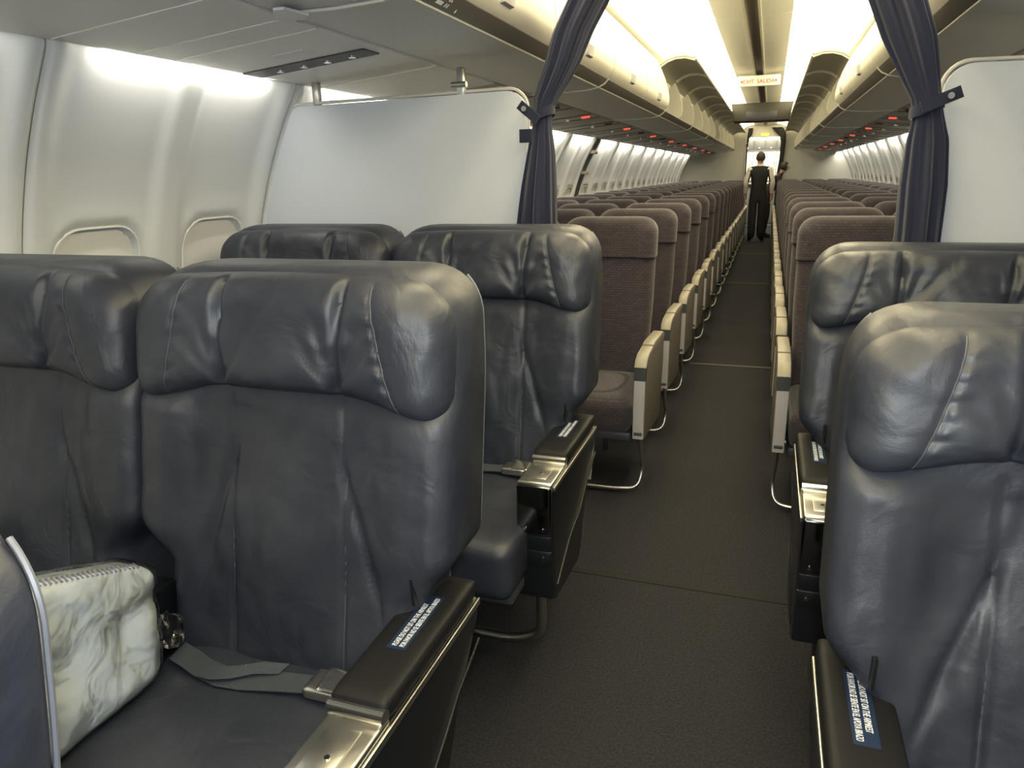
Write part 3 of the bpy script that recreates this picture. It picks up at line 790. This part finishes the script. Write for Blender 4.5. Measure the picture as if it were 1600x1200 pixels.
# ------------------------------------------------------------------ wrapped blanket
bl = thing('wrapped_blanket', 'pale folded blanket in clear plastic standing on the leather seat', 'blanket', (-.848, .755, .494))
CR4 = {(0, 0): (-.15, .0), (1, 0): (.112, .0), (0, 1): (-.09, .285), (1, 1): (.175, .185)}
def blk(thk, grow, wr):
    def fn(p):
        u = (p.y+1)/2; v = (p.z+1)/2
        y = sum(CR4[i, j][0]*((1-u) if i == 0 else u)*((1-v) if j == 0 else v) for i in (0, 1) for j in (0, 1))
        z = sum(CR4[i, j][1]*((1-u) if i == 0 else u)*((1-v) if j == 0 else v) for i in (0, 1) for j in (0, 1))
        x = p.x*thk/2 - .05*v + wr*nz(p.x*.2, u, v, 5)+wr*.4*nz(p.x, u+4, v, 14)
        x += -.008*math.exp(-((v-.35-.35*u)/.05)**2) if p.x > 0 else 0
        return Vector((x, y*(1+grow), max(z*(1+grow), .002)))
    return soft_box((-1, -1, -1), (1, 1, 1), .32, 14, 0, fn)
obj('blanket', blk(.066, 0, .005), 'pillow', bl)
obj('plastic_wrap', blk(.076, .03, .007), 'film', bl)
def top_pt(u, k): 
    y = CR4[0, 1][0]*(1-u)+CR4[1, 1][0]*u; z = CR4[0, 1][1]*(1-u)+CR4[1, 1][1]*u
    return Vector((-.05+.030-.012*k, y, z+.0025-.004*(1-k)))
bm = bmesh.new()
for i in range(22):
    u = .14+.72*i/21
    tube(bm, [top_pt(u, -.2), top_pt(u+.012, 1.2)], .0016, 5)
obj('stitching', finish(bm, 40), 'pillow_thread', bl, 'blue whipped edge stitching', kind='stuff')
# crumpled end of the wrap
bm = bmesh.new(); bmesh.ops.create_icosphere(bm, subdivisions=3, radius=.03)
for v in bm.verts:
    n = noise.noise_vector(v.co*60)*.012; v.co = Vector((v.co.x*.7, v.co.y*.8, v.co.z*1.3))+n
cr = obj('wrap_crumple', finish(bm, 20), 'film', bl, loc=(.012, .155, .06))

# ------------------------------------------------------------------ economy seats
def eyf(z): return (z-.44)*.155
EZT = 1.165
def ew(z):
    w = .208+.012*ss(.5, .8, z); r = .075; d = z-(EZT-r)
    if d > 0: w -= r-sqrt(max(r*r-d*d, 0))
    return max(w, .04)
def e_levels(z0, z1, n, grow, D):
    out = []
    for i in range(n+1):
        z = z0+(z1-z0)*(i/n if z1 < EZT-.01 else (1-(1-i/n)**1.6)); d = z-(EZT-.045); r = .045
        ins = min(r-sqrt(max(r*r-d*d, 0)), .042) if d > 0 else 0
        out.append((z, ew(z)+grow, eyf(z)-grow+ins, D+grow*1.5-ins*1.6, .04, .03))
    return out
EM = {}
EM['back'] = back_mesh(e_levels(.38, 1.0, 16, 0, .105), 30, 12, lambda x, z, W: -.016*ss(.11, .19, abs(x))-.01*sin(pi*max(0, min(1, (z-.44)/.5)))*(1-ss(0, .2, abs(x))))
EM['head'] = back_mesh(e_levels(.985, EZT, 12, .006, .105), 30, 12, lambda x, z, W: -.022*ss(.12, .19, abs(x))*(1-ss(1.1, 1.15, z))-.008)
EM['cushion'] = soft_box((-.215, -.46, .285), (.215, .05, .445), .05, 9, .01)
EM['pan'] = mbox((-.214, -.42, .25), (.214, .08, .29), .01)
EM['shell'] = mprism([(eyf(.4)+.10, .36), (eyf(1.12)+.10, 1.12), (eyf(1.12)+.118, 1.10), (eyf(.4)+.125, .36)], -.19, .19, 'x', .006)
# aisle armrest, for an aisle on +x
ax0, ax1 = .226, .276
EM['arm'] = mprism([(-.445, .535), (-.452, .285), (-.43, .272), (.0, .235), (.03, .25), (.09, .50), (.093, .612), (-.40, .612)], ax0+.004, ax1, 'x', .005)
EM['arm_pad'] = mprism([(-.265, .612), (-.262, .647), (-.20, .652), (.06, .642), (.097, .632), (.095, .60)], ax0, ax1+.002, 'x', .007)
EM['arm_nose'] = mprism([(-.27, .612), (-.27, .643), (-.38, .637), (-.43, .622), (-.456, .59), (-.44, .58), (-.40, .60)], ax0, ax1+.002, 'x', .006)
EM['arm_cap'] = mprism([(-.458, .592), (-.456, .535), (-.43, .535), (-.43, .595)], ax0+.001, ax1+.001, 'x', .004)
EM['arm_front'] = mprism([(-.457, .534), (-.466, .42), (-.466, .282), (-.445, .275), (-.445, .534)], ax0+.002, ax1-.002, 'x', .004)
EM['arm_slot'] = mbox((ax0+.008, -.4685, .298), (ax1-.008, -.46, .312), .002)
EM['mid_arm'] = mprism([(-.36, .60), (-.37, .625), (-.35, .645), (.05, .640), (.06, .60)], .222, .254, 'x', .006)
EM['bar'] = mtube(bend([(.255, -.42, .28), (.255, -.40, .20), (.262, -.36, .12), (.25, -.40, .03), (.14, -.41, .022), (-.22, -.41, .022)], .05, 6), .0095, 10)
EM['bar_in'] = mtube([(-.236, -.41, .022), (.236, -.41, .022)], .0095, 8)
EM['bar_end'] = mtube([(-.11, -.41, .022), (.236, -.41, .022)], .0095, 8)
EM['leg'] = mprism([(-.30, 0), (-.27, 0), (-.16, .25), (.06, .25), (.10, 0), (.13, 0), (.09, .26), (-.20, .26)], -.015, .015, 'x')
def econ_seat(kind, s):
    t = thing('economy_seat', 'x', 'seat')
    obj('backrest', EM['back'], 'econ_cloth', t); obj('headrest', EM['head'], 'econ_cloth', t)
    obj('back_shell', EM['shell'], 'grey_panel', t)
    obj('seat_cushion', EM['cushion'], 'econ_cloth', t); obj('seat_pan', EM['pan'], 'dark_grey', t); obj('leg', EM['leg'], 'brushed', t)
    if kind == 'aisle':
        a = obj('armrest', EM['arm'], 'taupe_panel', t)
        for n, k, m in (('pad', 'arm_pad', 'beige'), ('nose', 'arm_nose', 'beige'), ('cap', 'arm_cap', 'dark_grey'), ('front_plate', 'arm_front', 'grey_panel'), ('slot', 'arm_slot', 'dark_grey')):
            obj(n, EM[k], m, a)
        obj('foot_bar', EM['bar'], 'brushed', t)
    else:
        obj('armrest', EM['mid_arm'], 'taupe_panel', t); obj('foot_bar', EM['bar_in' if kind == 'middle' else 'bar_end'], 'brushed', t)
    t.scale = (s, 1, 1)
    return t
protos = {}
NR = 18; EY0 = 3.36
LAB = {'aisle': ('dark cloth economy aisle seat with beige armrest in the long rows', 'economy aisle seats'),
       'middle': ('dark cloth economy middle seat in the long rows behind the curtains', 'economy middle seats'),
       'window': ('dark cloth economy seat against the sidewall in the long rows', 'economy window seats')}
for s in (-1, 1):
    for ki, (kind, xx) in enumerate((('aisle', .53), ('middle', 1.008), ('window', 1.486))):
        for k in range(NR):
            if (kind, s) not in protos: t = protos[kind, s] = econ_seat(kind, -s)
            else: t = copy_tree(protos[kind, s])
            t.location = (s*xx, EY0+EP*k, 0)
            lab, gr = LAB[kind]
            lab = 'dark cloth economy %s seat, %s row behind the curtains, %s' % (kind, ORD[k], SIDE[s])
            t['label'] = lab; t['group'] = gr

# ------------------------------------------------------------------ galley at the aft end
gu = thing('galley_unit', 'brightly lit white galley cabinets at the far end of the aisle', 'galley', (0, 19.9, 0))
obj('body', mbox((-1.3, .02, 0), (1.3, .6, 2.3)), 'galley_grey', gu)
for i, x in enumerate((-.56, -.28, 0, .28)):
    d = obj('upper_door', mbox((x+.006, 0, 1.86), (x+.274, .03, 2.08), .006), 'galley_grey', gu)
    obj('latch', mbox((x+.12, -.01, 1.88), (x+.16, .004, 1.90), .003), 'chrome', d)
    d = obj('cart_door', mbox((x+.006, 0, .08), (x+.274, .03, .98), .006), 'galley_grey', gu)
    obj('latch', mbox((x+.12, -.01, .90), (x+.16, .004, .93), .003), 'chrome', d)
    d = obj('oven_door', mbox((x+.006, 0, 1.12), (x+.274, .03, 1.80), .006), 'galley_white', gu)
    obj('handle', mtube([(x+.23, -.015, 1.3), (x+.23, -.015, 1.6)], .008, 8), 'chrome', d)
obj('counter', mbox((-1.3, -.12, 1.02), (1.3, .05, 1.06), .008), 'brushed', gu)
obj('lamp_strip', mbox((-.6, -.05, 2.10), (.6, .02, 2.14), .004), 'galley_lens', gu)
obj('wall_galley_left', mbox((-1.35, 17.55, 0), (-1.3, 20.5, 2.36)), 'aft_wall', kind='structure')
obj('wall_galley_right', mbox((1.3, 17.55, 0), (1.35, 20.5, 2.36)), 'aft_wall', kind='structure')
ys = thing('amber_sign', 'small amber lit sign over the galley doorway', 'sign', (0.0, 17.49, 2.10))
obj('housing', mbox((-.10, -.02, -.035), (.10, .01, .035), .006), 'cream_trim', ys)
for x in (-.055, 0, .055): obj('lit_block', mbox((x-.02, -.024, -.025), (x+.02, -.018, .025), .002), 'amber_sign', ys)
# galley curtains, tied aside
def small_curtain(s, x, prof, label):
    t = thing('galley_curtain', label, 'curtain', (x, 17.40, 0))
    rings = []
    for z, cx_, hw, hd in prof:
        rings.append([(cx_+hw*cos(a)*(1+.12*sin(7*a)), hd*sin(a)*(1+.15*sin(9*a)), z) for a in [2*pi*i/48 for i in range(48)]])
    obj('cloth', loft(rings, True, 70), 'vest', t)
    obj('tie', mtube([(prof[-3][1]+(prof[-3][2]+.006)*cos(a), (prof[-3][3]+.008)*sin(a), prof[-3][0]) for a in [2*pi*i/24 for i in range(24)]], .012, 6, True), 'curtain', t)
small_curtain(1, .36, [(2.24, -.12, .10, .03), (2.16, -.06, .10, .035), (2.06, .0, .06, .04), (1.95, .02, .045, .04), (1.6, .01, .04, .04), (1.3, -.01, .05, .04), (.9, -.01, .06, .04), (.05, -.01, .06, .04)], 'dark curtain tied aside beside the galley doorway, behind the bending attendant')
small_curtain(-1, -.34, [(2.24, .04, .045, .03), (2.12, .03, .045, .035), (2.03, -.0, .025, .03), (1.9, -.015, .012, .02), (1.2, -.015, .012, .02), (.05, -.015, .012, .02)], 'narrow dark curtain on the other side of the galley doorway, behind the standing attendant')

# ------------------------------------------------------------------ flight attendants
def skin_mesh(joints, bones, sub=2):
    names = list(joints); idx = {n: i for i, n in enumerate(names)}
    me = bpy.data.meshes.new('skin'); me.from_pydata([joints[n][0] for n in names], [(idx[a], idx[b]) for a, b in bones], [])
    o = bpy.data.objects.new('tmp', me); COL.objects.link(o)
    md = o.modifiers.new('s', 'SKIN'); md.use_smooth_shade = True
    for i, n in enumerate(names):
        r = joints[n][1]; r = r if isinstance(r, tuple) else (r, r); me.skin_vertices[0].data[i].radius = r
        me.skin_vertices[0].data[i].use_root = (i == 0)
    sb = o.modifiers.new('b', 'SUBSURF'); sb.levels = sub; sb.render_levels = sub
    dg = bpy.context.evaluated_depsgraph_get(); out = bpy.data.meshes.new_from_object(o.evaluated_get(dg))
    bpy.data.objects.remove(o)
    out.polygons.foreach_set('use_smooth', [True]*len(out.polygons)); return out
def add_hand(J, B, key, wrist, d, side, nrm):
    """palm and five separate slightly curled fingers"""
    d = Vector(d).normalized(); side = Vector(side).normalized(); nrm = Vector(nrm).normalized(); w_ = Vector(wrist)
    J[key+'p1'] = (w_+d*.045, (.030, .015)); B.append((key, key+'p1'))
    J[key+'p2'] = (w_+d*.085, (.036, .013)); B.append((key+'p1', key+'p2'))
    for i, (o_, L) in enumerate(((-.030, .070), (-.010, .080), (.010, .076), (.030, .060))):
        a = w_+d*.10+side*o_
        J[f'{key}f{i}a'] = (a, .009); J[f'{key}f{i}b'] = (a+d*L*.5+nrm*.008, .0085); J[f'{key}f{i}c'] = (a+d*L*.9+nrm*.028, .007)
        B += [(key+'p2', f'{key}f{i}a'), (f'{key}f{i}a', f'{key}f{i}b'), (f'{key}f{i}b', f'{key}f{i}c')]
    a = w_+d*.045-side*.040
    J[key+'ta'] = (a, .011); J[key+'tb'] = (a+d*.035-side*.012+nrm*.012, .009)
    B += [(key+'p1', key+'ta'), (key+'ta', key+'tb')]
def split_mats(me, mats, fn):
    for m in mats: me.materials.append(MATS[m])
    for p in me.polygons: p.material_index = fn(p.center)
# standing attendant seen from behind (faces +y)
J = {'pelvis': ((0, 0, .90), (.155, .105)), 'waist': ((0, .0, 1.04), (.140, .10)), 'chest': ((0, .0, 1.22), (.175, .115)), 'upper': ((0, 0, 1.36), (.165, .10)), 'neckb': ((0, .0, 1.44), (.062, .060)),
     'neck': ((0, .005, 1.48), .052), 'head0': ((0, .015, 1.535), (.066, .074)), 'head1': ((0, .012, 1.60), (.074, .092)), 'head2': ((0, .006, 1.665), (.060, .074))}
B = [('pelvis', 'waist'), ('waist', 'chest'), ('chest', 'upper'), ('upper', 'neckb'), ('neckb', 'neck'), ('neck', 'head0'), ('head0', 'head1'), ('head1', 'head2')]
for s in (-1, 1):
    k = 'l' if s < 0 else 'r'
    J[k+'sh'] = ((s*.185, -.005, 1.375), .064); J[k+'el'] = ((s*.250, -.03, 1.11), .056); J[k+'wr'] = ((s*.245, .06, .89), .034)
    B += [('upper', k+'sh'), (k+'sh', k+'el'), (k+'el', k+'wr')]
    add_hand(J, B, k+'wr', (s*.245, .06, .89), (0, .12, -1), (0, 1, .1), (-s, 0, 0))
    J[k+'hip'] = ((s*.088, .0, .84), .100); J[k+'kn'] = ((s*.088, .01 if s > 0 else -.02, .47), .086); J[k+'an'] = ((s*.084, -.0 if s > 0 else -.05, .11), .078)
    J[k+'ft'] = ((s*.12, .08 if s > 0 else .03, .035), (.042, .034)); J[k+'toe'] = ((s*.13, .16 if s > 0 else .11, .028), (.038, .026))
    B += [('pelvis', k+'hip'), (k+'hip', k+'kn'), (k+'kn', k+'an'), (k+'an', k+'ft'), (k+'ft', k+'toe')]
me = skin_mesh(J, B)
def pm(c):
    if c.z > 1.475: return 1
    if c.z > 1.44: return 3
    if abs(c.x) > .205-.05*ss(1.2, 1.4, c.z) and c.z > .93: return 2
    if abs(c.x) > .22 and c.z <= .93 and c.z > .6: return 1
    return 0
split_mats(me, ['vest', 'skin', 'white_shirt', 'white_shirt'], pm)
zmin = min(v.co.z for v in me.vertices)
a1 = thing('person', 'flight attendant standing in the aisle, seen from behind in dark vest and white sleeves', 'person', (-.03, 15.5, -zmin))
obj('body', me, None, a1)
def hair_mesh(c, rx, ry, rz, cut):
    bm = bmesh.new(); bmesh.ops.create_icosphere(bm, subdivisions=4, radius=1)
    for v in bm.verts:
        k = 1+.03*nz(v.co.x, v.co.y, v.co.z, 5); v.co = Vector((v.co.x*rx*k, v.co.y*ry*k, v.co.z*rz*k))
    dl = [v for v in bm.verts if cut(v.co)]; bmesh.ops.delete(bm, geom=dl, context='VERTS')
    for v in bm.verts: v.co += Vector(c)
    return finish(bm, 180)
obj('hair', hair_mesh((0, .0, 1.605), .084, .100, .105, lambda c: (c.z < -.01 and c.y > .03) or c.z < -.075), 'hair', a1)
for s in (-1, 1): obj('ear', soft_box((s*.078-.009, -.005, 1.555), (s*.078+.009, .028, 1.612), .008, 4), 'skin', a1)
obj('nose', loft([[(.012*cos(a)*k, .10+.028*(1-k), 1.575+.022*sin(a)*k) for a in [2*pi*i/10 for i in range(10)]] for k in (1, .7, .3)]), 'skin', a1)
for s in (-1, 1): obj('eye', soft_box((s*.030-.012, .088, 1.592), (s*.030+.012, .10, 1.604), .005, 3), 'hair', a1)
obj('mouth', soft_box((-.022, .084, 1.533), (.022, .096, 1.541), .003, 3), 'dark_dress', a1)
obj('collar', loft([[(.063*cos(a), .062*sin(a)+.003, 1.435+.012*sin(a)+dz) for a in [2*pi*i/28 for i in range(28)]] for dz in (0, .02, .035)], False), 'white_shirt', a1)
# second attendant bending over the seats (leans towards +x)
J = {'pelvis': ((0, 0, .88), (.14, .12)), 'waist': ((.06, .0, 1.00), (.125, .10)), 'chest': ((.14, .0, 1.13), (.145, .11)), 'upper': ((.20, 0, 1.23), (.13, .10)), 'neckb': ((.235, .0, 1.285), .052),
     'neck': ((.255, .0, 1.315), .046), 'head0': ((.285, .0, 1.355), (.062, .068)), 'head1': ((.31, .0, 1.41), (.072, .085)), 'head2': ((.325, .0, 1.465), (.058, .068))}
B = [('pelvis', 'waist'), ('waist', 'chest'), ('chest', 'upper'), ('upper', 'neckb'), ('neckb', 'neck'), ('neck', 'head0'), ('head0', 'head1'), ('head1', 'head2')]
for s in (-1, 1):
    k = 'l' if s < 0 else 'r'
    J[k+'sh'] = ((.20, s*.165, 1.215), .055); J[k+'el'] = ((.25, s*.20, 1.05), .043); J[k+'wr'] = ((.30, s*.16, .92), .029)
    B += [('upper', k+'sh'), (k+'sh', k+'el'), (k+'el', k+'wr')]
    add_hand(J, B, k+'wr', J[k+'wr'][0], (.3, 0, -1), (0, s, 0), (1, 0, .3))
    J[k+'hip'] = ((0, s*.085, .83), .092); J[k+'kn'] = ((.02, s*.09, .46), .064); J[k+'an'] = ((-.02, s*.09, .085), .045)
    J[k+'ft'] = ((.05, s*.095, .034), (.038, .032)); J[k+'toe'] = ((.12, s*.10, .026), (.034, .024))
    B += [('pelvis', k+'hip'), (k+'hip', k+'kn'), (k+'kn', k+'an'), (k+'an', k+'ft'), (k+'ft', k+'toe')]
me = skin_mesh(J, B)
split_mats(me, ['dark_dress', 'skin'], lambda c: 1 if (c.z > 1.30 and c.x > .22 and abs(c.y) < .1) or (abs(c.y) > .1 and c.z < .93 and c.x > .2) else 0)
zmin = min(v.co.z for v in me.vertices)
a2 = thing('person', 'dark-clothed attendant bending over the economy seats near the galley doorway', 'person', (.13, 16.46, -zmin))
obj('body', me, None, a2)
obj('hair', hair_mesh((.303, .0, 1.425), .088, .092, .095, lambda c: c.x > .045 and c.z < .03), 'hair', a2)
obj('hair_bun', soft_box((.215, -.04, 1.42), (.275, .04, 1.49), .028, 6), 'hair', a2)
obj('nose', loft([[(.392+.026*(1-k), .012*cos(a)*k, 1.395+.02*sin(a)*k) for a in [2*pi*i/10 for i in range(10)]] for k in (1, .7, .3)]), 'skin', a2)
for s in (-1, 1): obj('eye', soft_box((.382, s*.028-.011, 1.412), (.394, s*.028+.011, 1.423), .004, 3), 'hair', a2)
obj('mouth', soft_box((.372, -.02, 1.36), (.384, .02, 1.367), .003, 3), 'dark_dress', a2)
